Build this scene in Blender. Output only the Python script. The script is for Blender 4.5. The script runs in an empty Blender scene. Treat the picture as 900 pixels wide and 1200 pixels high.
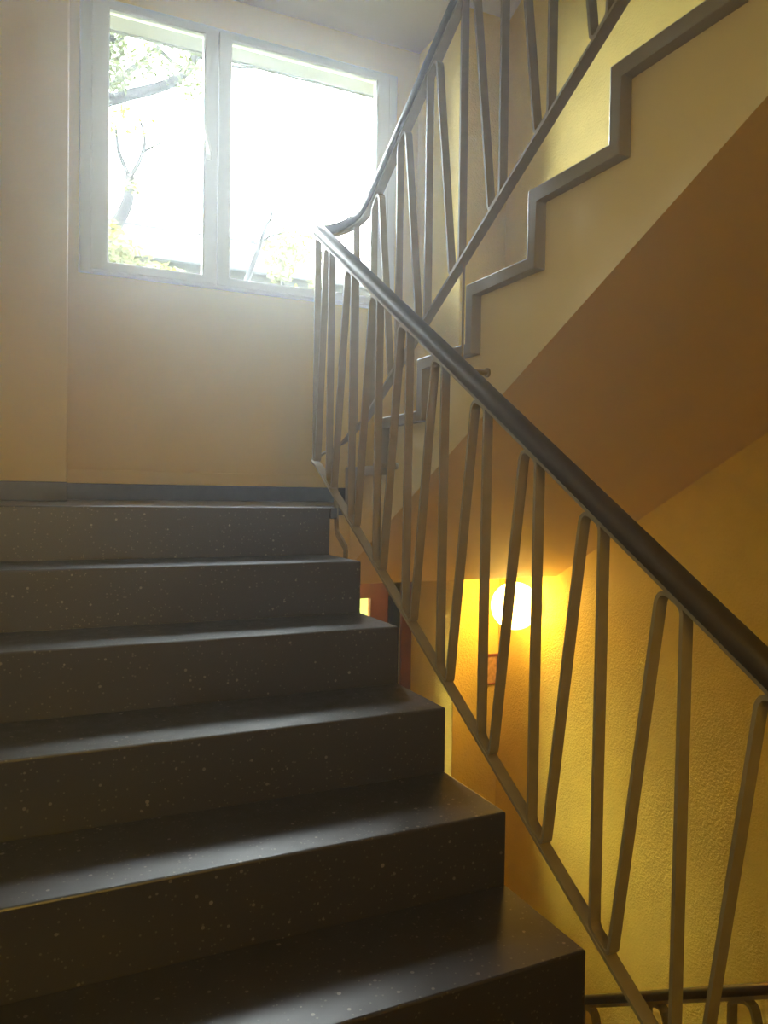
import bpy, bmesh, math, random
from mathutils import Vector, Matrix

random.seed(7)
scene = bpy.context.scene
COL = scene.collection

# ------------------------------------------------------------------ camera
cam_d = bpy.data.cameras.new('camera')
cam_d.sensor_fit = 'VERTICAL'
cam_d.sensor_height = 36.0
cam_d.lens = 912.37 / 1200.0 * 36.0
cam_d.clip_start = 0.02
cam_d.clip_end = 300
cam = bpy.data.objects.new('camera', cam_d)
COL.objects.link(cam)
_r = Vector((0.90375229, -0.42779629, 0.01490394))
_u = Vector((-0.00350626, 0.02741832, 0.99961790))
_f = Vector((0.42804147, 0.90345922, -0.02327941))
M = Matrix.Identity(4)
for i in range(3):
    M[i][0], M[i][1], M[i][2] = _r[i], _u[i], -_f[i]
M[0][3], M[1][3], M[2][3] = -1.0318, -2.6336, 0.0532
cam.matrix_world = M
scene.camera = cam

# ------------------------------------------------------------------ sky
world = bpy.data.worlds.new('overcast_sky')
scene.world = world
world.use_nodes = True
bg = world.node_tree.nodes['Background']
bg.inputs['Color'].default_value = (0.90, 0.96, 1.0, 1)
bg.inputs['Strength'].default_value = 40.0

# sampling portal in the window opening (gives off no light of its own)
pl = bpy.data.lights.new('window_portal', 'AREA')
pl.shape = 'RECTANGLE'; pl.size = 1.75; pl.size_y = 1.42
pl.cycles.is_portal = True
po = bpy.data.objects.new('window_portal', pl)
po.location = (0.145, 1.91, 1.88)
po.rotation_euler = (math.radians(-90), 0, 0)
COL.objects.link(po)

pl2 = bpy.data.lights.new('window_portal', 'AREA')
pl2.shape = 'RECTANGLE'; pl2.size = 0.40; pl2.size_y = 1.08
pl2.cycles.is_portal = True
po2 = bpy.data.objects.new('window_portal', pl2)
po2.location = (-0.99, -4.52, 0.60)
po2.rotation_euler = (math.radians(90), 0, 0)
COL.objects.link(po2)

# ------------------------------------------------------------------ colour management
vs = scene.view_settings
vs.view_transform = 'Standard'
vs.look = 'None'
vs.gamma = 1.0
vs.use_curve_mapping = False
vs.exposure = 0.32
scene.cycles.max_bounces = 12
scene.cycles.diffuse_bounces = 8
scene.cycles.sample_clamp_indirect = 8.0

# ------------------------------------------------------------------ helpers
MAT = {}


def nt(m):
    return m.node_tree.nodes, m.node_tree.links


def mat(name, col, rough=0.5, spec=0.5, metal=0.0, var=0.0, vscale=6.0, bump=0.0, bscale=60.0, col2=None, detail=4.0, coat=0.0):
    m = bpy.data.materials.new(name)
    m.use_nodes = True
    N, L = nt(m)
    b = N['Principled BSDF']
    b.inputs['Base Color'].default_value = (*col, 1)
    b.inputs['Roughness'].default_value = rough
    b.inputs['Metallic'].default_value = metal
    b.inputs['Specular IOR Level'].default_value = spec
    if coat:
        b.inputs['Coat Weight'].default_value = coat
        b.inputs['Coat Roughness'].default_value = 0.15
    tc = N.new('ShaderNodeTexCoord')
    if var > 0 or col2:
        n = N.new('ShaderNodeTexNoise'); n.inputs['Scale'].default_value = vscale; n.inputs['Detail'].default_value = detail
        L.new(tc.outputs['Object'], n.inputs['Vector'])
        mx = N.new('ShaderNodeMix'); mx.data_type = 'RGBA'
        c2 = col2 or tuple(c * (1 - var) for c in col)
        mx.inputs[6].default_value = (*col, 1); mx.inputs[7].default_value = (*c2, 1)
        cr = N.new('ShaderNodeMapRange')
        cr.inputs['From Min'].default_value = 0.35; cr.inputs['From Max'].default_value = 0.65
        L.new(n.outputs['Fac'], cr.inputs['Value'])
        L.new(cr.outputs['Result'], mx.inputs[0])
        L.new(mx.outputs[2], b.inputs['Base Color'])
    if bump > 0:
        n2 = N.new('ShaderNodeTexNoise'); n2.inputs['Scale'].default_value = bscale; n2.inputs['Detail'].default_value = 3.0
        L.new(tc.outputs['Object'], n2.inputs['Vector'])
        bp = N.new('ShaderNodeBump'); bp.inputs['Strength'].default_value = bump; bp.inputs['Distance'].default_value = 0.01
        L.new(n2.outputs['Fac'], bp.inputs['Height'])
        L.new(bp.outputs['Normal'], b.inputs['Normal'])
    MAT[name] = m
    return m


def terrazzo(name, base, fleck, rough):
    m = bpy.data.materials.new(name); m.use_nodes = True
    N, L = nt(m); b = N['Principled BSDF']
    tc = N.new('ShaderNodeTexCoord')
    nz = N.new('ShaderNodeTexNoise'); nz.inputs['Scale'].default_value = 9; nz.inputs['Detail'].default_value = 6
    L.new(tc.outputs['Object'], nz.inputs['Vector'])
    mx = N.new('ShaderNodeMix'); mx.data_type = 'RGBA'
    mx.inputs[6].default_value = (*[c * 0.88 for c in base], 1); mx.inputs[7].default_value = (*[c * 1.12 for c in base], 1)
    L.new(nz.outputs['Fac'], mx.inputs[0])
    prev = mx.outputs[2]
    for sc, thr, rad, k in ((80, 0.965, 0.30, 0.55), (38, 0.975, 0.17, 0.8), (170, 0.93, 0.4, 0.30)):
        v = N.new('ShaderNodeTexVoronoi'); v.inputs['Scale'].default_value = sc
        L.new(tc.outputs['Object'], v.inputs['Vector'])
        sp = N.new('ShaderNodeSeparateColor'); L.new(v.outputs['Color'], sp.inputs[0])
        g = N.new('ShaderNodeMath'); g.operation = 'GREATER_THAN'; g.inputs[1].default_value = thr
        L.new(sp.outputs[0], g.inputs[0])
        d = N.new('ShaderNodeMath'); d.operation = 'LESS_THAN'; d.inputs[1].default_value = rad
        L.new(v.outputs['Distance'], d.inputs[0])
        a = N.new('ShaderNodeMath'); a.operation = 'MULTIPLY'; L.new(g.outputs[0], a.inputs[0]); L.new(d.outputs[0], a.inputs[1])
        a2 = N.new('ShaderNodeMath'); a2.operation = 'MULTIPLY'; a2.inputs[1].default_value = k; L.new(a.outputs[0], a2.inputs[0])
        mm = N.new('ShaderNodeMix'); mm.data_type = 'RGBA'; mm.inputs[7].default_value = (*fleck, 1)
        L.new(a2.outputs[0], mm.inputs[0]); L.new(prev, mm.inputs[6]); prev = mm.outputs[2]
    L.new(prev, b.inputs['Base Color'])
    rn = N.new('ShaderNodeTexNoise'); rn.inputs['Scale'].default_value = 30; rn.inputs['Detail'].default_value = 5
    L.new(tc.outputs['Object'], rn.inputs['Vector'])
    mr = N.new('ShaderNodeMapRange'); mr.inputs['To Min'].default_value = rough * 0.75; mr.inputs['To Max'].default_value = rough * 1.3
    L.new(rn.outputs['Fac'], mr.inputs['Value']); L.new(mr.outputs['Result'], b.inputs['Roughness'])
    bp = N.new('ShaderNodeBump'); bp.inputs['Strength'].default_value = 0.08; bp.inputs['Distance'].default_value = 0.003
    L.new(rn.outputs['Fac'], bp.inputs['Height']); L.new(bp.outputs['Normal'], b.inputs['Normal'])
    b.inputs['Specular IOR Level'].default_value = 0.85
    MAT[name] = m
    return m


def emission(name, col, s):
    m = bpy.data.materials.new(name); m.use_nodes = True
    N, L = nt(m); N.remove(N['Principled BSDF'])
    e = N.new('ShaderNodeEmission'); e.inputs[0].default_value = (*col, 1); e.inputs[1].default_value = s
    L.new(e.outputs[0], N['Material Output'].inputs[0]); MAT[name] = m
    return m


def glass(name, tint=(0.97, 0.99, 0.98)):
    m = bpy.data.materials.new(name); m.use_nodes = True
    N, L = nt(m); N.remove(N['Principled BSDF'])
    t = N.new('ShaderNodeBsdfTransparent'); t.inputs[0].default_value = (*tint, 1)
    g = N.new('ShaderNodeBsdfGlossy'); g.inputs['Roughness'].default_value = 0.02
    fr = N.new('ShaderNodeFresnel'); fr.inputs[0].default_value = 1.45
    mx = N.new('ShaderNodeMixShader')
    L.new(fr.outputs[0], mx.inputs[0]); L.new(t.outputs[0], mx.inputs[1]); L.new(g.outputs[0], mx.inputs[2])
    L.new(mx.outputs[0], N['Material Output'].inputs[0]); MAT[name] = m
    return m


def leafmat(name, c1, c2):
    m = bpy.data.materials.new(name); m.use_nodes = True
    N, L = nt(m); b = N['Principled BSDF']; b.inputs['Roughness'].default_value = 0.5
    g = N.new('ShaderNodeNewGeometry')
    mx = N.new('ShaderNodeMix'); mx.data_type = 'RGBA'
    mx.inputs[6].default_value = (*c1, 1); mx.inputs[7].default_value = (*c2, 1)
    L.new(g.outputs['Random Per Island'], mx.inputs[0]); L.new(mx.outputs[2], b.inputs['Base Color'])
    tr = N.new('ShaderNodeBsdfTranslucent'); L.new(mx.outputs[2], tr.inputs[0])
    ms = N.new('ShaderNodeMixShader'); ms.inputs[0].default_value = 0.55
    L.new(b.outputs[0], ms.inputs[1]); L.new(tr.outputs[0], ms.inputs[2])
    L.new(ms.outputs[0], N['Material Output'].inputs[0]); MAT[name] = m
    return m


def finish(name, bm, m, parent=None, smooth=False, bevel=0.0, seg=2):
    if bevel > 0:
        bmesh.ops.bevel(bm, geom=[e for e in bm.edges], offset=bevel, segments=seg, profile=0.5, affect='EDGES', clamp_overlap=True)
    bmesh.ops.recalc_face_normals(bm, faces=bm.faces)
    me = bpy.data.meshes.new(name)
    bm.to_mesh(me); bm.free()
    if m is not None:
        me.materials.append(m if not isinstance(m, str) else MAT[m])
    if smooth:
        for p in me.polygons:
            p.use_smooth = True
    o = bpy.data.objects.new(name, me)
    COL.objects.link(o)
    if parent is not None:
        o.parent = parent
        o.matrix_parent_inverse = Matrix.Translation(-parent.location)
    return o


def add_box(bm, x0, x1, y0, y1, z0, z1):
    v = [bm.verts.new(p) for p in ((x0, y0, z0), (x1, y0, z0), (x1, y1, z0), (x0, y1, z0), (x0, y0, z1), (x1, y0, z1), (x1, y1, z1), (x0, y1, z1))]
    for f in ((0, 3, 2, 1), (4, 5, 6, 7), (0, 1, 5, 4), (1, 2, 6, 5), (2, 3, 7, 6), (3, 0, 4, 7)):
        bm.faces.new([v[i] for i in f])


def box(name, x0, x1, y0, y1, z0, z1, m, parent=None, bevel=0.0):
    bm = bmesh.new(); add_box(bm, x0, x1, y0, y1, z0, z1)
    return finish(name, bm, m, parent, bevel=bevel)


def add_prism(bm, poly, x0, x1):
    """polygon in (y, z) extruded along x"""
    a = [bm.verts.new((x0, y, z)) for y, z in poly]
    b = [bm.verts.new((x1, y, z)) for y, z in poly]
    n = len(poly)
    bm.faces.new(a); bm.faces.new(list(reversed(b)))
    for i in range(n):
        bm.faces.new((a[i], a[(i + 1) % n], b[(i + 1) % n], b[i]))


def prism(name, poly, x0, x1, m, parent=None, bevel=0.0):
    bm = bmesh.new(); add_prism(bm, poly, x0, x1)
    return finish(name, bm, m, parent, bevel=bevel)


def sweep(bm, pts, profile, side_fixed=None, cap=True):
    """profile: list of (side, up) pairs swept along pts"""
    pts = [Vector(p) for p in pts]
    rings = []
    n = len(pts)
    for i, p in enumerate(pts):
        if i == 0: t = pts[1] - pts[0]
        elif i == n - 1: t = pts[-1] - pts[-2]
        else: t = (pts[i + 1] - p).normalized() + (p - pts[i - 1]).normalized()
        t.normalize()
        if side_fixed is not None: s = Vector(side_fixed)
        else:
            s = t.cross(Vector((0, 0, 1)))
            s.normalize()
        u = s.cross(t).normalized()
        if side_fixed is not None:
            k = 1.0
            if 0 < i < n - 1:
                c = (pts[i + 1] - p).normalized().dot((p - pts[i - 1]).normalized())
                k = 1.0 / max(0.5, math.sqrt(max(0.0, (1 + c) / 2)))
        else: k = 1.0
        rings.append([bm.verts.new(p + s * a + u * b * k) for a, b in profile])
    m = len(profile)
    for i in range(n - 1):
        for j in range(m):
            bm.faces.new((rings[i][j], rings[i][(j + 1) % m], rings[i + 1][(j + 1) % m], rings[i + 1][j]))
    if cap:
        bm.faces.new(list(reversed(rings[0]))); bm.faces.new(rings[-1])


def tube(bm, pts, radii, seg=8):
    pts = [Vector(p) for p in pts]
    n = len(pts); rings = []
    for i, p in enumerate(pts):
        t = (pts[min(i + 1, n - 1)] - pts[max(i - 1, 0)]).normalized()
        a = t.orthogonal().normalized() if i == 0 else (prev - t * prev.dot(t)).normalized()
        prev = a
        b = t.cross(a)
        r = radii[i] if hasattr(radii, '__len__') else radii
        rings.append([bm.verts.new(p + (a * math.cos(q) + b * math.sin(q)) * r) for q in [2 * math.pi * j / seg for j in range(seg)]])
    for i in range(n - 1):
        for j in range(seg):
            bm.faces.new((rings[i][j], rings[i][(j + 1) % seg], rings[i + 1][(j + 1) % seg], rings[i + 1][j]))
    bm.faces.new(list(reversed(rings[0]))); bm.faces.new(rings[-1])


def fillet(pts, r, seg=5):
    """round the inner corners of a 2-D polyline"""
    pts = [Vector(p) for p in pts]
    out = [pts[0]]
    for i in range(1, len(pts) - 1):
        p = pts[i]; a = (pts[i - 1] - p); b = (pts[i + 1] - p)
        la, lb = a.length, b.length; a.normalize(); b.normalize()
        ang = a.angle(b)
        d = min(r / math.tan(ang / 2), la * 0.48, lb * 0.48)
        p0, p1 = p + a * d, p + b * d
        for k in range(seg + 1):
            t = k / seg
            out.append((1 - t) ** 2 * p0 + 2 * t * (1 - t) * (p0 * 0.12 + p * 0.76 + p1 * 0.12) + t * t * p1)
    out.append(pts[-1])
    return out


def empty(name, loc):
    o = bpy.data.objects.new(name, None)
    o.location = loc; o.empty_display_size = 0.1
    COL.objects.link(o)
    return o


def tag(o, label=None, cat=None, group=None, kind=None):
    if label: o['label'] = label
    if cat: o['category'] = cat
    if group: o['group'] = group
    if kind: o['kind'] = kind
    return o


# ------------------------------------------------------------------ materials
mat('wall_paint', (0.86, 0.64, 0.19), 0.45, 0.35, var=0.05, vscale=2.5, bump=0.03, bscale=90)
mat('cream_paint', (0.90, 0.78, 0.45), 0.5, 0.3, var=0.03, vscale=3)
mat('yellow_plaster', (0.90, 0.68, 0.16), 0.55, 0.3, var=0.10, vscale=5, bump=0.55, bscale=105)
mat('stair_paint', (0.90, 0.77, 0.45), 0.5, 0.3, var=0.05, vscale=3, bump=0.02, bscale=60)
mat('soffit_shade', (0.82, 0.61, 0.24), 0.6, 0.25, var=0.04, vscale=3, bump=0.02, bscale=50)  # darker than the stair paint: shade of the underside put into the colour
mat('ceiling_paint', (0.74, 0.70, 0.64), 0.7, 0.2, var=0.03, vscale=2)
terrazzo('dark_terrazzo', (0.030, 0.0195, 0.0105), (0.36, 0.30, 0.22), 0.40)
terrazzo('lit_terrazzo', (0.30, 0.265, 0.215), (0.35, 0.33, 0.3), 0.4)  # same stone as the dark terrazzo, veil and light put into a paler base
mat('skirting_terrazzo', (0.055, 0.040, 0.024), 0.35, 0.5, var=0.25, vscale=40)
mat('bar_paint', (0.31, 0.25, 0.14), 0.34, 0.5, var=0.12, vscale=30)
mat('handrail_plastic', (0.060, 0.042, 0.024), 0.34, 0.5, var=0.2, vscale=20)
mat('white_plastic', (0.66, 0.67, 0.68), 0.35, 0.5)
mat('handle_metal', (0.8, 0.8, 0.8), 0.3, 0.5)
mat('seal_rubber', (0.05, 0.05, 0.05), 0.6, 0.3)
mat('render_white', (0.30, 0.31, 0.31), 0.8, 0.2, var=0.05, vscale=2)
mat('lintel_paint', (0.13, 0.14, 0.14), 0.8, 0.2, var=0.05, vscale=2)
mat('drip_metal', (0.06, 0.06, 0.06), 0.5, 0.5)
glass('window_glass')
glass('warm_fill_glass', (0.80, 0.62, 0.22))  # warms the fill from the added rear window
glass('tinted_glass', (0.80, 0.74, 0.40))
mat('door_wood', (0.30, 0.075, 0.025), 0.4, 0.4, var=0.35, vscale=7)
mat('frosted_glass', (0.75, 0.85, 0.55), 0.4, 0.5)
mat('hall_tile', (0.25, 0.2, 0.14), 0.4, 0.4, var=0.2, vscale=8)
mat('lamp_base', (0.6, 0.55, 0.45), 0.4)
emission('opal_glow', (1.0, 0.62, 0.13), 17.0)
mat('notice_frame', (0.20, 0.035, 0.012), 0.45)
mat('notice_paper', (0.62, 0.36, 0.16), 0.7, var=0.35, vscale=55)
mat('bark', (0.011, 0.011, 0.0115), 0.9, 0.2, var=0.5, vscale=9, bump=0.4, bscale=25)
mat('bark_pale', (0.016, 0.0145, 0.013), 0.9, 0.2, var=0.4, vscale=9)
leafmat('leaf_fresh', (0.035, 0.05, 0.008), (0.065, 0.075, 0.016))
leafmat('leaf_yellow', (0.058, 0.064, 0.006), (0.10, 0.105, 0.016))
mat('house_wall', (0.046, 0.037, 0.018), 0.9, 0.2, var=0.05, vscale=1)
mat('house_wall_white', (0.85, 0.84, 0.80), 0.9, 0.2, var=0.05, vscale=1)
mat('gutter_zinc', (0.03, 0.031, 0.033), 0.5, 0.5)
mat('ground_grass', (0.07, 0.09, 0.03), 0.95, 0.2, var=0.3, vscale=1.5)


def roof_tiles(name):
    m = bpy.data.materials.new(name); m.use_nodes = True
    N, L = nt(m); b = N['Principled BSDF']; b.inputs['Roughness'].default_value = 0.85
    tc = N.new('ShaderNodeTexCoord')
    br = N.new('ShaderNodeTexBrick'); br.inputs['Scale'].default_value = 1.0
    br.inputs['Brick Width'].default_value = 0.24; br.inputs['Row Height'].default_value = 0.34
    br.inputs['Mortar Size'].default_value = 0.05
    br.inputs['Color1'].default_value = (0.0165, 0.0142, 0.0135, 1); br.inputs['Color2'].default_value = (0.0142, 0.012, 0.011, 1)
    br.inputs['Mortar'].default_value = (0.005, 0.0043, 0.004, 1)
    L.new(tc.outputs['Object'], br.inputs['Vector']); L.new(br.outputs['Color'], b.inputs['Base Color'])
    MAT[name] = m


roof_tiles('roof_tile')

# ------------------------------------------------------------------ measures (metres)
H, T = 0.17, 0.28568            # main flight riser / tread
XL, XR, YW = -1.25, 1.49, 1.65  # stairwell walls
YP = 1.12                       # face of the two corner piers
H2, T2, Y2, Z2 = 0.1791, 0.3167, 0.7125, -0.0168   # upper flight
X3, XS = 0.22, 0.255            # upper flight: step ends, side face
ZC = 2.745                      # ceiling over the window landing
SLAB = -0.357                   # underside of the window landing
SA, SB = -0.0344, -0.5368       # underside line of the upper flight z = SA + SB*y
YC = (SLAB - SA) / SB           # crease where it meets the landing's underside
ZF = -9 * H                     # floor the main flight starts from
YF = -8 * T
ZH = -2.55                      # entrance hall floor
ZUP = Z2 + 9 * H2               # next floor up
YUP = Y2 - 9 * T2
YR = -4.2                       # rear wall
X0, RA, RB = 0.48, -1.9795, -0.6465   # lowest railing: plane, handrail line z = RA + RB*y

# ------------------------------------------------------------------ shell
WX0, WX1, WZ0, WZ1 = -0.745, 1.035, 1.16, 2.56
YO = 1.893
bm = bmesh.new()
ZT = 5.2
add_box(bm, XL - 0.3, WX0, YW, YO, ZH - 0.2, ZT)
add_box(bm, WX1, XR + 0.3, YW, YO, ZH - 0.2, ZT)
add_box(bm, WX0, WX1, YW, YO, WZ1, ZT)
add_box(bm, WX0, WX1, YW, YO, -0.36, WZ0)
add_box(bm, WX0, 0.12, YW, YO, ZH - 0.2, -0.36)
o = finish('wall_front', bm, 'wall_paint')
tag(o, 'tan painted wall below and around the big window', 'wall', kind='structure')
o = box('wall_right', XR, XR + 0.3, YR, YW, ZH - 0.2, ZT, 'yellow_plaster')
tag(o, 'rough yellow plaster wall behind the railing on the right', 'wall', kind='structure')
o = box('wall_left', XL - 0.3, XL, YR, YW, ZH - 0.2, ZT, 'cream_paint')
tag(o, 'smooth painted wall at the left end of the dark steps', 'wall', kind='structure')
RX0, RX1, RZ0, RZ1 = -1.20, -0.78, 0.05, 1.15  # opening for the added rear fill window
bm = bmesh.new()
add_box(bm, XL - 0.3, RX0, YR - 0.3, YR, ZH - 0.2, ZT)
add_box(bm, RX1, XR + 0.3, YR - 0.3, YR, ZH - 0.2, ZT)
add_box(bm, RX0, RX1, YR - 0.3, YR, ZH - 0.2, RZ0)
add_box(bm, RX0, RX1, YR - 0.3, YR, RZ1, ZT)
o = finish('wall_rear', bm, 'wall_paint')
tag(o, 'painted wall opposite the window, behind the viewer', 'wall', kind='structure')
bm = bmesh.new()
add_box(bm, 1.19, XR, YP, YW, ZH, SLAB); add_box(bm, 1.19, XR, YP, YW, 0, ZC)
o = finish('wall_right_pier', bm, 'yellow_plaster', bevel=0.006)
tag(o, 'square yellow plaster pier in the corner right of the window', 'wall', kind='structure')
o = box('wall_left_pier', XL, -0.823, YP, YW, 0, ZC, 'wall_paint', bevel=0.008)
tag(o, 'smooth ochre pier left of the window with rounded corner', 'wall', kind='structure')

# the rest of the building around the stairwell (shades the yard)
bm = bmesh.new()
add_box(bm, -14, XL - 0.3, YR - 0.3, YO, ZH - 0.2, 8.5)
add_box(bm, XR + 0.3, 14, YR - 0.3, YO, ZH - 0.2, 8.5)
add_box(bm, XL - 0.3, XR + 0.3, YR - 0.3, YO, ZT, 8.5)
o = finish('wall_outer', bm, 'render_white')
tag(o, 'pale rendered outside of the building around the stairwell', 'wall', kind='structure')

# ceiling over the landing, sloping undersides of the flights above
bm = bmesh.new()
yc2 = YC
add_box(bm, XL, 0.0, yc2, YW, ZC, ZC + 0.3)
add_box(bm, 0.0, XR, YP, YW, ZC, ZC + 0.3)
add_prism(bm, [(yc2, ZC), (yc2, ZC + 0.3), (YUP, ZC - 1.4 + 0.3), (YUP, ZC - 1.4)], XL, 0.0)       # under the flight above the main flight
add_prism(bm, [(YP, ZC), (YP, ZC + 0.3), (YUP, ZC + 1.45 + 0.3), (YUP, ZC + 1.45)], 0.0, XR)     # above the upper flight
add_box(bm, XL, XR, YR, YUP, ZC + 1.45, ZC + 1.75)
o = finish('ceiling', bm, 'ceiling_paint')
tag(o, 'greyish ceiling above the window landing', 'ceiling', kind='structure')
o = box('floor_upper', XL, XR, YR, YUP, ZUP - 0.28, ZUP, 'stair_paint')
tag(o, 'slab of the next floor up, at the head of the upper flight', 'floor', kind='structure')
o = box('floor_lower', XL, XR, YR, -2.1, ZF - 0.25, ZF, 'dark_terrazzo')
tag(o, 'dark terrazzo floor at the foot of the main flight', 'floor', kind='structure')
o = box('floor_hall', XL, XR, -2.1, YW, ZH - 0.15, ZH, 'hall_tile')
tag(o, 'brownish floor of the entrance hall below', 'floor', kind='structure')

# landing: concrete slab with dark terrazzo finish
WELL = 0.42
fl = empty('floor', (0, 0.8, 0))
tag(fl, 'dark terrazzo window landing at the top of the steps', 'floor', kind='structure')
bm = bmesh.new()
add_box(bm, XL, 0.0, 0.03, YW, SLAB, -0.04)
add_box(bm, 0.0, XS, WELL, YW, SLAB, -0.04)
add_box(bm, XS, XR, YC, YW, SLAB, -0.04)
finish('slab', bm, 'stair_paint', fl)
bm = bmesh.new()
for a in ((XL, 0.0, 0.03, WELL), (0.0, 0.028, -0.003, WELL), (XL, XS, WELL, YW), (XS, XR, 0.40, YW)):
    add_box(bm, *a, -0.04, 0.0)
finish('terrazzo_finish', bm, 'dark_terrazzo', fl, bevel=0.004)

# skirting of the landing
o = box('baseboard_front', -0.823, 1.19, YW - 0.016, YW, 0.0, 0.085, 'skirting_terrazzo', bevel=0.003)
tag(o, 'low dark skirting along the wall under the window', 'baseboard', kind='structure')
o = box('trim_1', -0.823, 1.19, YW - 0.009, YW, 0.085, 0.155, 'wall_paint', bevel=0.003)
tag(o, 'narrow painted ledge above the dark skirting under the window', 'trim', kind='structure')
o = box('baseboard_left', XL, -0.823, YP - 0.014, YP, 0.0, 0.085, 'skirting_terrazzo', bevel=0.003)
tag(o, 'low dark skirting at the foot of the ochre left pier', 'baseboard', kind='structure')

# ------------------------------------------------------------------ window
win = empty('window_1', (0.145, YW, WZ0))
tag(win, 'white framed two-light window above the landing', 'window', kind='structure')


def ring(name, x0, x1, z0, z1, y0, y1, wl, wr, wb, wt, m, parent, bevel=0.004):
    bm = bmesh.new()
    o_ = [(x0, z0), (x1, z0), (x1, z1), (x0, z1)]
    i_ = [(x0 + wl, z0 + wb), (x1 - wr, z0 + wb), (x1 - wr, z1 - wt), (x0 + wl, z1 - wt)]
    V = {}
    for yy in (y0, y1):
        V[yy] = ([bm.verts.new((x, yy, z)) for x, z in o_], [bm.verts.new((x, yy, z)) for x, z in i_])
    for k in range(4):
        q = (k + 1) % 4
        bm.faces.new((V[y0][0][k], V[y0][0][q], V[y0][1][q], V[y0][1][k]))
        bm.faces.new((V[y1][0][k], V[y1][1][k], V[y1][1][q], V[y1][0][q]))
        bm.faces.new((V[y0][0][k], V[y1][0][k], V[y1][0][q], V[y0][0][q]))
        bm.faces.new((V[y0][1][k], V[y0][1][q], V[y1][1][q], V[y1][1][k]))
    return finish(name, bm, m, parent, bevel=bevel)


ring('window_frame', WX0, WX1, WZ0, WZ1, YW - 0.022, YW + 0.05, 0.065, 0.065, 0.03, 0.03, 'white_plastic', win)
for x0, x1, gl, gr in ((-0.69, -0.047, -0.608, -0.12), (-0.043, 0.98, 0.024, 0.902)):
    s = ring('sash', x0, x1, WZ0 + 0.018, WZ1 - 0.018, YW - 0.034, YW + 0.03, gl - x0, x1 - gr, 0.042, 0.034, 'white_plastic', win)
    ring('glazing_bead', gl - 0.004, gr + 0.004, 1.216, 2.512, YW - 0.028, YW - 0.012, 0.008, 0.008, 0.008, 0.008, 'white_plastic', s, 0.002)
    box('pane', gl - 0.003, gr + 0.003, YW, YW + 0.004, 1.215, 2.513, 'window_glass', s)
    if x0 < -0.5:
        hb = bmesh.new()
        add_box(hb, -0.112, -0.084, YW - 0.046, YW - 0.034, 1.835, 1.905)
        add_box(hb, -0.106, -0.090, YW - 0.075, YW - 0.044, 1.862, 1.880)
        finish('handle_rosette', hb, 'handle_metal', s, bevel=0.004)
        lb = bmesh.new()
        sweep(lb, [(-0.096, YW - 0.075, 1.868), (-0.104, YW - 0.080, 1.90), (-0.118, YW - 0.080, 1.95), (-0.128, YW - 0.078, 1.995)],
              [(-0.006, -0.009), (0.006, -0.009), (0.006, 0.009), (-0.006, 0.009)], side_fixed=(0, 1, 0))
        finish('handle_lever', lb, 'handle_metal', s, bevel=0.003)
fill_win = empty('fill_window', (-0.9, YR, RZ0))  # added window out of view, lets in warm fill light from behind
tag(fill_win, 'narrow amber window added behind the viewer as warm fill light', 'window', kind='structure')
ring('window_frame', RX0, RX1, RZ0, RZ1, YR - 0.12, YR - 0.04, 0.07, 0.07, 0.07, 0.07, 'white_plastic', fill_win)
box('pane', RX0 + 0.07, RX1 - 0.07, YR - 0.082, YR - 0.078, RZ0 + 0.07, RZ1 - 0.07, 'warm_fill_glass', fill_win)
box('lintel_lining', WX0, WX1, YW + 0.052, YO, WZ1 - 0.004, WZ1 + 0.004, 'lintel_paint', win)
box('drip_edge', WX0, WX1, YO, YO + 0.022, WZ1 - 0.012, WZ1 + 0.05, 'drip_metal', win)
bm = bmesh.new()
add_prism(bm, [(YW + 0.05, WZ0 - 0.005), (YO + 0.05, WZ0 - 0.03), (YO + 0.05, WZ0 - 0.045), (YW + 0.05, WZ0 - 0.02)], WX0, WX1)
finish('outer_sill', bm, 'render_white', win)

# ------------------------------------------------------------------ main flight (dark terrazzo)
st = empty('stair_flight', (-0.6, -T, -H))
tag(st, 'dark speckled terrazzo steps climbing to the window landing', 'stairs')
rise = box('step_riser', XL + 0.002, 0.0, 0.0, 0.03, -H - 0.004, 0.0, 'dark_terrazzo', st, bevel=0.004)
for k in range(1, 9):
    y1 = -(k - 1) * T + 0.03      # each block runs in under the one above
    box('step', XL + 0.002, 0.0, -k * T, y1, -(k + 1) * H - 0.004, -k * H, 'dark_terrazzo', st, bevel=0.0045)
lo = -0.16
prism('slab', [(0.03, -H), (0.03, SLAB), (-8 * T, -8 * H - 0.35 + 0.17), (-8 * T, -9 * H), (-7 * T - 0.001, -9 * H + 0.0), (-T, -2 * H), (-0.001, -H - 0.001)], XL + 0.002, -0.012, 'stair_paint', st)

# ------------------------------------------------------------------ upper flight
st2 = empty('stair_flight', (0.9, 0.4, 0))
tag(st2, 'upper flight with zigzag terrazzo step ends greyed as if lit and tan side', 'stairs')
TH = 0.036
for k in range(1, 10):
    yn = Y2 - k * T2; zt = Z2 + k * H2; zb = Z2 + (k - 1) * H2
    if k == 1: zb = 0.0
    nxt = yn - T2
    zb -= 0.006 if k > 1 else 0
    back = nxt - TH if k < 9 else nxt
    poly = [(yn, zb), (yn, zt), (back, zt), (back, zt - TH), (yn - TH, zt - TH), (yn - TH, zb)]
    prism('step', poly, X3, XR - 0.002, 'lit_terrazzo', st2, bevel=0.0035)
poly = [(YC, SLAB), (YC, -0.041), (0.39, -0.041), (0.39, 0.0), (Y2 - T2 - TH, 0.0)]
for k in range(1, 10):
    yn = Y2 - k * T2; zt = Z2 + k * H2
    poly += [(yn - TH, zt - TH)]
    poly += [(yn - T2 - TH, zt - TH)] if k < 9 else [(yn - T2, zt - TH)]
ye = Y2 - 10 * T2
poly += [(ye, ZUP - 0.28), (YUP - 0.02, ZUP - 0.28)]
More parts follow.
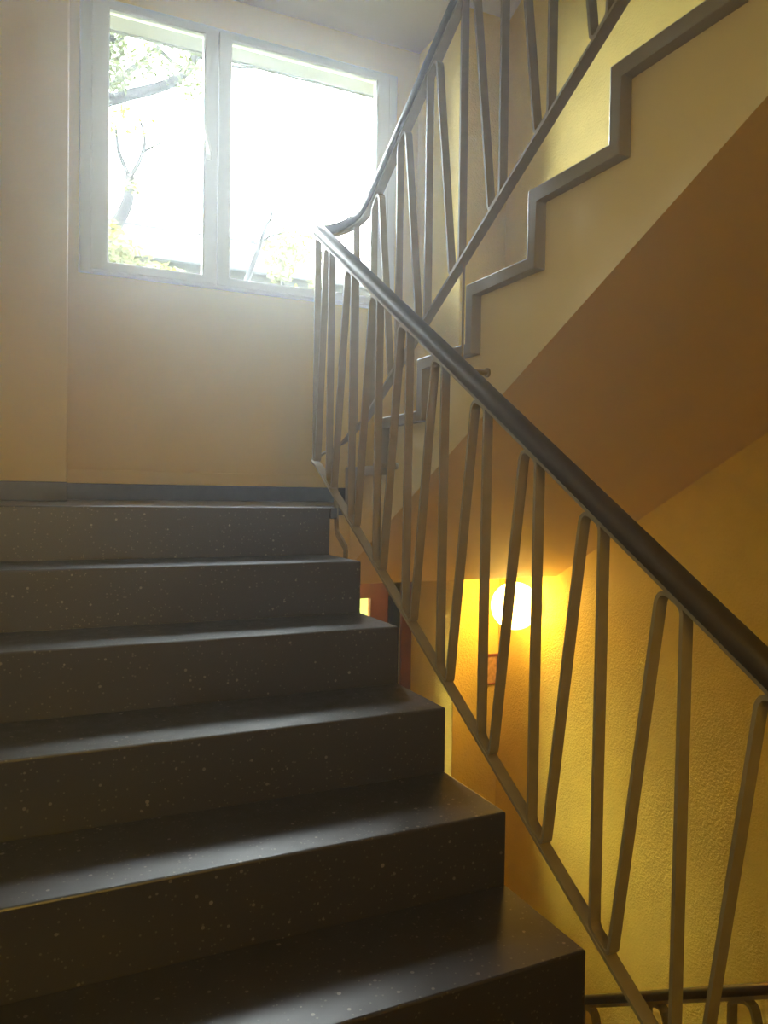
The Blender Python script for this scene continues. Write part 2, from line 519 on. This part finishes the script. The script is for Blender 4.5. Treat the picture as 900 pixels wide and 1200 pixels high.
yj = (ZUP - 0.28 - SA) / SB
poly += [(yj, ZUP - 0.28)]
bm = bmesh.new(); add_prism(bm, poly, XS, XR - 0.002)
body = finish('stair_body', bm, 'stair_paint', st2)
body.data.materials.append(MAT['soffit_shade'])
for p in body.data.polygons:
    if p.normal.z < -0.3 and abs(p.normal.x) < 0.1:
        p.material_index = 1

# ------------------------------------------------------------------ lowest flight, seen only through its railing
st0 = empty('stair_flight', (0.9, -2.1, ZH))
tag(st0, 'lowest flight of steps down to the entrance hall, below the yellow wall', 'stairs')
for k in range(1, 6):
    box('step', X0 + 0.06, XR - 0.002, -2.1 + (k - 1) * T, -2.1 + k * T, ZF - (k + 1) * H, ZF - k * H, 'dark_terrazzo', st0, bevel=0.004)

# ------------------------------------------------------------------ railings
PROFILE = []
for a in range(0, 181, 15):
    q = math.radians(a)
    PROFILE.append((0.024 * math.copysign(abs(math.cos(q)) ** 0.7, math.cos(q)), 0.004 + 0.017 * math.sin(q) ** 0.8))
PROFILE += [(-0.024, -0.012), (-0.017, -0.018), (0.017, -0.018), (0.024, -0.012)]
CORE = [(0.015, -0.026), (0.015, -0.018), (-0.015, -0.018), (-0.015, -0.026)]
BARP = [(0.015, -0.004), (0.015, 0.004), (-0.015, 0.004), (-0.015, -0.004)]
STRIP = [(0.0125, -0.004), (0.0125, 0.004), (-0.0125, 0.004), (-0.0125, -0.004)]


def balusters(parent, x, s, u0, pitch, n, top, bot, first_half=False):
    """zigzag of bent flat bars; s = sign of y going uphill, u = s*y; top/bot: z as function of u"""
    for k in range(n):
        u = u0 + k * pitch
        pts = [(u - 0.0265, bot(u - 0.0265)), (u, bot(u)), (u - 0.004, top(u)), (u + 0.052, top(u + 0.052)),
               (u + pitch - 0.053, bot(u + pitch - 0.053)), (u + pitch - 0.0265, bot(u + pitch - 0.0265))]
        path = fillet(pts, 0.020)
        bm = bmesh.new()
        sweep(bm, [(x, s * p[0], p[1]) for p in path], STRIP, side_fixed=(1, 0, 0))
        finish('baluster', bm, 'bar_paint', parent)


def smooth_path(pts, n=6):
    pts = [Vector(p) for p in pts]; out = []
    for i in range(len(pts) - 1):
        p0 = pts[max(i - 1, 0)]; p1 = pts[i]; p2 = pts[i + 1]; p3 = pts[min(i + 2, len(pts) - 1)]
        for k in range(n):
            t = k / n
            out.append(0.5 * ((2 * p1) + (-p0 + p2) * t + (2 * p0 - 5 * p1 + 4 * p2 - p3) * t * t + (-p0 + 3 * p1 - 3 * p2 + p3) * t ** 3))
    out.append(pts[-1])
    return out


X1, X2 = 0.02, 0.16
hr1 = lambda y: 0.9325 + 0.6311 * y
br1 = lambda y: 0.0548 + 0.6066 * y
hr2 = lambda y: 1.1554 - 0.6306 * y
br2 = lambda y: 0.3651 - 0.5985 * y

rail = empty('stair_railing', (0.09, 0.2, 0.0))
tag(rail, 'railing of bent grey bars with dark handrail that turns back at the landing', 'railing')
turn = [(0.02, 0.205, 1.062), (0.028, 0.226, 1.068), (0.05, 0.236, 1.073), (0.085, 0.232, 1.081), (0.125, 0.215, 1.096), (0.152, 0.175, 1.108), (0.16, 0.119, 1.116), (0.16, 0.06, 1.126), (0.16, 0.0, 1.1554), (0.16, -0.06, hr2(-0.06))]
hpath = [(X1, -2.5, hr1(-2.5)), (X1, -1.0, hr1(-1.0)), (X1, 0.0, hr1(0.0)), (X1, 0.15, hr1(0.15))]
hpath += smooth_path(turn, 4)
hpath += [(X2, -0.5, hr2(-0.5)), (X2, -1.5, hr2(-1.5)), (X2, -2.0, hr2(-2.0))]
bm = bmesh.new(); sweep(bm, hpath, PROFILE)
finish('handrail', bm, 'handrail_plastic', rail, smooth=True)
bm = bmesh.new(); sweep(bm, hpath, CORE)
finish('handrail_strip', bm, 'bar_paint', rail)

bturn = [(0.02, 0.17, br1(0.17) - 0.004), (0.022, 0.222, 0.176), (0.04, 0.245, 0.196), (0.08, 0.250, 0.216), (0.125, 0.245, 0.240), (0.155, 0.215, 0.270), (0.16, 0.16, 0.30), (0.16, 0.08, br2(0.08) + 0.003), (0.16, 0.0, br2(0.0) - 0.004)]
bpath = [(X1, -2.5, br1(-2.5) - 0.004), (X1, -1.0, br1(-1.0) - 0.004), (X1, 0.1, br1(0.1) - 0.004)]
bpath += smooth_path(bturn, 4)
bpath += [(X2, -0.5, br2(-0.5) - 0.004), (X2, -2.0, br2(-2.0) - 0.004)]
bm = bmesh.new(); sweep(bm, bpath, BARP)
finish('bottom_bar', bm, 'bar_paint', rail)

top1 = lambda u: hr1(u) - 0.034
bot1 = lambda u: br1(u) + 0.004
P1 = 0.2135
balusters(rail, X1, 1, -0.1717 + 0.0265 - 10 * P1, P1, 11, top1, bot1)
# last bar of the lower run, under the turn
bm = bmesh.new()
uu = -0.1717 + 0.0265 + P1
path = fillet([(uu - 0.0265, bot1(uu - 0.0265)), (uu, bot1(uu)), (uu - 0.004, top1(uu)), (uu + 0.05, top1(uu + 0.05)), (0.19, bot1(0.19)), (0.212, bot1(0.212)), (0.214, 1.03)], 0.018)
sweep(bm, [(X1, p[0], p[1]) for p in path], STRIP, side_fixed=(1, 0, 0))
finish('baluster', bm, 'bar_paint', rail)

top2 = lambda u: (hr2(-u) if u > 0.03 else 1.125 + (u + 0.03) * 0.25) - 0.034
bot2 = lambda u: br2(-u) + 0.004
P2 = 0.2092
balusters(rail, X2, -1, 0.3938 + 0.0265 - 2 * P2, P2, 10, top2, bot2)
bm = bmesh.new()
sweep(bm, [(X2, 0.165, 0.31), (X2, 0.165, 1.09)], STRIP, side_fixed=(1, 0, 0))
finish('baluster', bm, 'bar_paint', rail)
# stand-off pins that hold the upper run to the flight's side, each on a drop strip
for y, z in ((-0.636, 0.4224), (-0.0233, 0.1582)):
    bm = bmesh.new()
    tube(bm, [(X2, y, z), (XS, y, z)], 0.0085, 10)
    pin = finish('standoff', bm, 'bar_paint', rail, smooth=False)
    bm = bmesh.new()
    tube(bm, [(XS - 0.006, y, z), (XS + 0.001, y, z)], 0.014, 12)
    finish('flange', bm, 'bar_paint', pin)
    bm = bmesh.new()
    tube(bm, [(X2 + 0.004, y, z - 0.006), (X2 + 0.004, y, br2(y) - 0.006)], 0.004, 8)
    finish('drop_strip', bm, 'bar_paint', pin)
# cranked bracket from the bottom bar down to the side of the second step
bm = bmesh.new()
sweep(bm, [(0.045, 0.06, 0.085), (0.045, 0.054, -0.03), (0.045, 0.048, -0.08), (0.043, 0.038, -0.092), (0.037, -0.058, -0.140), (0.034, -0.070, -0.155), (0.030, -0.076, -0.26)], [(0.004, -0.0125), (0.004, 0.0125), (-0.004, 0.0125), (-0.004, -0.0125)], side_fixed=(1, 0, 0))
finish('bracket', bm, 'bar_paint', rail)
rail0 = empty('stair_railing', (X0, -1.2, ZF))
tag(rail0, 'railing of the lowest flight, its handrail crossing the bottom right corner', 'railing')
hr0 = lambda y: RA + RB * y
br0 = lambda y: hr0(y) - 0.72
hp = [(X0, -2.2, hr0(-2.2)), (X0, -1.5, hr0(-1.5)), (X0, -0.3, hr0(-0.3))]
bm = bmesh.new(); sweep(bm, hp, [(a * 0.72, b * 0.6) for a, b in PROFILE]); finish('handrail', bm, 'handrail_plastic', rail0, smooth=True)
bm = bmesh.new(); sweep(bm, hp, [(a, b + 0.009) for a, b in CORE]); finish('handrail_strip', bm, 'bar_paint', rail0)
bp = [(X0, y, br0(y)) for y in (-2.2, -1.5, -0.3)]
bm = bmesh.new(); sweep(bm, bp, BARP); finish('bottom_bar', bm, 'bar_paint', rail0)
balusters(rail0, X0, -1, 0.855 - 2 * 0.262, 0.262, 6, lambda u: hr0(-u) - 0.024, lambda u: br0(-u) + 0.008)
for y in (-1.9, -0.9):
    bm = bmesh.new(); tube(bm, [(X0, y, br0(y)), (X0 + 0.061, y, br0(y))], 0.0085, 10)
    finish('standoff', bm, 'bar_paint', rail0)

# ------------------------------------------------------------------ entrance door below the landing
door = empty('door_1', (0.66, YW, ZH))
tag(door, 'reddish brown entrance door below the landing, mostly hidden by steps', 'door', kind='structure')
DX0, DX1, DZ1 = 0.12, 1.19, -0.36
ring('door_frame', DX0, DX1, ZH, DZ1, YW - 0.02, YW + 0.08, 0.07, 0.07, 0.0, 0.06, 'door_wood', door)
lf = ring('door_leaf', DX0 + 0.07, DX1 - 0.07, ZH + 0.01, DZ1 - 0.06, YW + 0.0, YW + 0.055, 0.12, 0.20, 0.9, 0.16, 'door_wood', door)
box('pane', DX0 + 0.18, DX1 - 0.26, YW + 0.02, YW + 0.03, ZH + 0.9, DZ1 - 0.21, 'tinted_glass', lf)

# ------------------------------------------------------------------ globe lamp
lamp = empty('globe_wall_lamp', (XR, 0.775, -0.53))
tag(lamp, 'glowing round globe lamp on the yellow wall behind the bars', 'lamp')
bm = bmesh.new(); bmesh.ops.create_uvsphere(bm, u_segments=40, v_segments=24, radius=0.126, matrix=Matrix.Translation((1.357, 0.775, -0.528)))
finish('globe', bm, 'opal_glow', lamp, smooth=True)
bm = bmesh.new(); tube(bm, [(1.462, 0.775, -0.528), (1.476, 0.775, -0.528), (XR, 0.775, -0.528)], [0.055, 0.075, 0.078], 28)
finish('wall_mount', bm, 'lamp_base', lamp)

# small framed notice under the lamp, on the pier
nb = empty('framed_notice', (1.42, YP, -0.93))
tag(nb, 'small reddish brown framed notice on the pier below the globe lamp', 'notice')
ring('frame', 1.36, 1.482, -1.03, -0.855, YP - 0.014, YP, 0.008, 0.008, 0.008, 0.014, 'notice_frame', nb, 0.002)
box('paper', 1.367, 1.476, YP - 0.006, YP - 0.001, -1.023, -0.866, 'notice_paper', nb)

# ------------------------------------------------------------------ outside
ZG = -2.6
o = box('ground', -90, 90, -90, 90, ZG - 0.5, ZG - 0.16, 'ground_grass')
tag(o, 'grassy ground of the yard outside the window', 'ground', kind='structure')


def leaves(name, parent, m, blobs, size):
    """blobs: (centre, radius xyz, count)"""
    verts, faces = [], []
    for c, r, n in blobs:
        for _ in range(n):
            while True:
                d = Vector((random.uniform(-1, 1), random.uniform(-1, 1), random.uniform(-1, 1)))
                if d.length < 1: break
            p = Vector((c[0] + d.x * r[0], c[1] + d.y * r[1], c[2] + d.z * r[2]))
            a = Vector((random.gauss(0, 1), random.gauss(0, 1), random.gauss(0, 0.7))).normalized()
            b = a.orthogonal().normalized()
            b = (Matrix.Rotation(random.uniform(0, 6.28), 3, a) @ b)
            s = size * random.uniform(0.6, 1.3)
            n_ = a.cross(b) * s * 0.12
            i = len(verts)
            verts += [p - a * s, p + b * s * 0.4 + n_, p + a * s, p - b * s * 0.4 + n_]
            faces += [(i, i + 1, i + 2), (i, i + 2, i + 3)]
    me = bpy.data.meshes.new(name); me.from_pydata([tuple(v) for v in verts], [], faces)
    me.materials.append(MAT[m])
    o = bpy.data.objects.new(name, me); COL.objects.link(o)
    o.parent = parent; o.matrix_parent_inverse = Matrix.Translation(-parent.location)
    o['kind'] = 'stuff'
    return o


def limb(name, parent, pts, r0, r1, m, n=5):
    p = smooth_path(pts, n)
    rad = [r0 + (r1 - r0) * i / (len(p) - 1) for i in range(len(p))]
    bm = bmesh.new(); tube(bm, p, rad, 9)
    return finish(name, bm, m, parent, smooth=True)


# big old tree: heavy limb across the top of the left pane
t = empty('tree', (-1.5, 6.5, ZG))
tag(t, 'old tree whose heavy grey limb crosses the top of the left pane', 'tree', 'trees outside the window')
limb('trunk', t, [(-1.5, 6.5, ZG), (-1.45, 6.5, 0), (-1.35, 6.5, 2.6), (-1.0, 6.5, 4.0)], 0.22, 0.14, 'bark')
limb('branch', t, [(-1.0, 6.5, 4.0), (-0.6, 6.5, 4.22), (-0.124, 6.5, 4.33), (0.08, 6.5, 4.43), (0.355, 6.5, 4.56), (0.589, 6.5, 4.71), (0.75, 6.5, 4.90), (0.826, 6.5, 5.08), (0.88, 6.5, 5.35), (1.0, 6.6, 6.2)], 0.07, 0.05, 'bark')
limb('branch', t, [(-1.0, 6.5, 4.0), (-0.7, 6.6, 4.35), (-0.117, 6.6, 4.53), (0.079, 6.6, 4.72), (0.2146, 6.6, 4.85), (0.398, 6.6, 5.05), (0.55, 6.6, 4.98), (0.70, 6.6, 4.92)], 0.05, 0.018, 'bark')
limb('branch', t, [(0.398, 6.6, 5.05), (0.45, 6.6, 5.2), (0.5, 6.7, 5.6)], 0.025, 0.02, 'bark')
limb('branch', t, [(-1.0, 6.5, 4.0), (-0.7, 6.5, 5.0), (-0.05, 6.5, 5.0), (0.05, 6.5, 5.3)], 0.06, 0.04, 'bark')
limb('branch', t, [(0.82, 6.5, 5.05), (1.1, 6.5, 5.02), (1.4, 6.5, 5.05), (1.62, 6.5, 5.1)], 0.03, 0.012, 'bark')
leaves('foliage', t, 'leaf_fresh', [((-0.1, 6.4, 5.0), (0.18, .3, 0.4), 260), ((0.15, 6.4, 4.75), (0.28, .3, 0.16), 160), ((-0.08, 6.4, 4.5), (0.2, .3, 0.16), 180), ((0.75, 6.4, 4.68), (0.3, .3, 0.16), 200), ((0.55, 6.4, 5.0), (0.3, .3, 0.2), 120), ((0.3, 6.4, 4.85), (0.2, .2, 0.12), 40)], 0.05)

# pollarded young tree in the left pane
t = empty('tree', (-0.1, 8, ZG))
tag(t, 'pale curved young tree forking in the left pane', 'tree', 'trees outside the window')
limb('trunk', t, [(-0.15, 8, ZG), (-0.2, 8, 0.5), (-0.12, 8, 2.6), (0.025, 8, 3.27), (0.118, 8, 3.446), (0.2317, 8, 3.68), (0.2935, 8, 3.91), (0.292, 8, 4.12)], 0.13, 0.06, 'bark_pale')
limb('branch', t, [(0.292, 8, 4.10), (0.196, 8, 4.30), (0.1425, 8, 4.46), (0.12, 8, 4.7)], 0.035, 0.02, 'bark_pale')
limb('branch', t, [(0.292, 8, 4.10), (0.4076, 8, 4.32), (0.48, 8, 4.61), (0.42, 8, 4.85)], 0.035, 0.02, 'bark_pale')
limb('branch', t, [(0.45, 8, 4.45), (0.62, 8, 4.58), (0.7, 8, 4.62)], 0.02, 0.01, 'bark_pale')
leaves('foliage', t, 'leaf_yellow', [((0.12, 7.9, 4.75), (0.22, .2, 0.2), 50), ((0.30, 7.9, 3.95), (0.10, .12, 0.12), 40), ((0.5, 7.9, 4.7), (0.2, .2, 0.2), 25)], 0.06)

# thin bare sapling in the right pane
t = empty('tree', (1.6, 7.5, ZG))
tag(t, 'thin bare sapling with dark twigs in the right pane', 'tree', 'trees outside the window')
limb('trunk', t, [(1.55, 7.5, ZG), (1.5, 7.5, 0.5), (1.58, 7.5, 2.3), (1.715, 7.5, 2.82), (1.838, 7.5, 3.18), (1.894, 7.5, 3.35), (1.973, 7.5, 3.59), (2.054, 7.5, 3.72)], 0.055, 0.02, 'bark')
limb('branch', t, [(2.054, 7.5, 3.72), (2.04, 7.5, 3.88), (2.1, 7.5, 4.0)], 0.016, 0.008, 'bark')
limb('branch', t, [(2.03, 7.5, 3.70), (2.2433, 7.5, 3.78), (2.338, 7.5, 3.88)], 0.016, 0.008, 'bark')
limb('branch', t, [(1.894, 7.5, 3.35), (2.02, 7.5, 3.46), (2.186, 7.5, 3.545), (2.365, 7.5, 3.69), (2.608, 7.5, 3.80)], 0.022, 0.008, 'bark')
limb('branch', t, [(1.875, 7.5, 3.30), (1.75, 7.5, 3.38), (1.6, 7.5, 3.42)], 0.012, 0.006, 'bark')


def shrub(x, y, rx, h, n, blobs, m, label):
    t = empty('shrub', (x, y, ZG))
    tag(t, label, 'shrub', 'shrubs outside the window')
    limb('stem', t, [(x, y, ZG), (x + 0.05, y, h * 0.4), (x, y, h)], 0.06, 0.02, 'bark_pale')
    leaves('foliage', t, m, blobs, 0.065)


shrub(0.35, 7.2, 0.6, 2.7, 0, [((0.15, 7.2, 2.75), (0.35, .3, 0.28), 330), ((0.55, 7.2, 2.62), (0.4, .3, 0.2), 280), ((0.0, 7.2, 2.95), (0.2, .3, 0.3), 160), ((0.4, 7.2, 1.6), (0.7, .4, 1.0), 500)], 'leaf_yellow', 'yellow-green shrub at the bottom of the left pane')
shrub(2.3, 7.8, 0.6, 3.0, 0, [((2.3, 7.8, 3.35), (0.28, .3, 0.42), 330), ((2.65, 7.8, 3.5), (0.3, .3, 0.18), 120), ((2.3, 7.8, 2.0), (0.6, .4, 1.0), 400), ((2.85, 7.8, 2.95), (0.18, .2, 0.2), 130)], 'leaf_yellow', 'bushy bright green shrub at the bottom of the right pane')

# neighbouring houses with tiled roofs


def house(x0, x1, y0, y1, ze, zr, wallm, label, rows):
    h = empty('house', ((x0 + x1) / 2, y0, ZG))
    tag(h, label, 'house', 'houses outside the window')
    ym = (y0 + y1) / 2
    prism('wall', [(y0, ZG), (y0, ze), (ym, zr - 0.15), (y1, ze), (y1, ZG)], x0, x1, wallm, h)
    ov = 0.45
    sl = (zr - ze) / (ym - y0)
    r = prism('roof', [(y0 - ov, ze - ov * sl), (y0 - ov, ze - ov * sl + 0.14), (ym, zr + 0.14), (y1 + ov, ze - ov * sl + 0.14), (y1 + ov, ze - ov * sl), (ym, zr)], x0 - 0.3, x1 + 0.3, 'roof_tile', h)
    bm = bmesh.new(); tube(bm, [(x0 - 0.3, y0 - ov - 0.06, ze - ov * sl + 0.02), (x1 + 0.3, y0 - ov - 0.06, ze - ov * sl + 0.02)], 0.09, 8)
    finish('gutter', bm, 'gutter_zinc', r)
    bm = bmesh.new(); tube(bm, [(x0 - 0.3, ym, zr + 0.16), (x1 + 0.3, ym, zr + 0.16)], 0.10, 8)
    finish('ridge', bm, 'roof_tile', r)
    # snow guard rail on short posts
    gy = y0 + 0.9
    bm = bmesh.new()
    gz = ze + sl * 0.9 + 0.14
    add_box(bm, x0, x1, gy - 0.02, gy + 0.02, gz + 0.16, gz + 0.22)
    k = x0
    while k < x1:
        add_box(bm, k, k + 0.06, gy - 0.03, gy + 0.03, gz - 0.05, gz + 0.2); k += 0.5
    finish('snow_guard', bm, 'gutter_zinc', r)
    # windows
    n = int((x1 - x0) / 2.2)
    for i in range(n):
        xx = x0 + 1.0 + i * 2.2
        for zz in (ze - 2.4, ze - 5.2):
            f = ring('window', xx, xx + 1.0, zz, zz + 1.4, y0 - 0.03, y0 + 0.06, 0.08, 0.08, 0.08, 0.08, 'white_plastic', h, 0)
            box('pane', xx + 0.07, xx + 0.93, y0 - 0.012, y0 - 0.002, zz + 0.07, zz + 1.33, 'gutter_zinc', f)
    # dormer vent and chimney
    cx = x0 + (x1 - x0) * 0.45
    bm = bmesh.new(); add_box(bm, cx, cx + 0.6, ym - 0.4, ym + 0.2, zr - 0.6, zr + 0.9)
    finish('chimney', bm, 'house_wall_white', r)


house(-6, 16, 19.5, 29.5, 6.5, 8.7, 'house_wall', 'long pale house with tiled roof behind the trees', 6)

# ------------------------------------------------------------------ added scattering volume that imitates lens glare around the window
m = bpy.data.materials.new('thin_glare_veil'); m.use_nodes = True
N, L = nt(m); N.remove(N['Principled BSDF'])
v = N.new('ShaderNodeVolumeScatter')
v.inputs['Color'].default_value = (0.90, 0.95, 1.0, 1)
v.inputs['Density'].default_value = 0.030
v.inputs['Anisotropy'].default_value = 0.75
L.new(v.outputs[0], N['Material Output'].inputs['Volume'])
hz = box('glare_veil', XL - 0.05, XR + 0.05, YR - 0.05, YW + 0.02, ZH - 0.05, 5.0, m)
tag(hz, 'thin pale veil added in the stairwell to imitate lens glare near the window', 'glare_veil', kind='stuff')
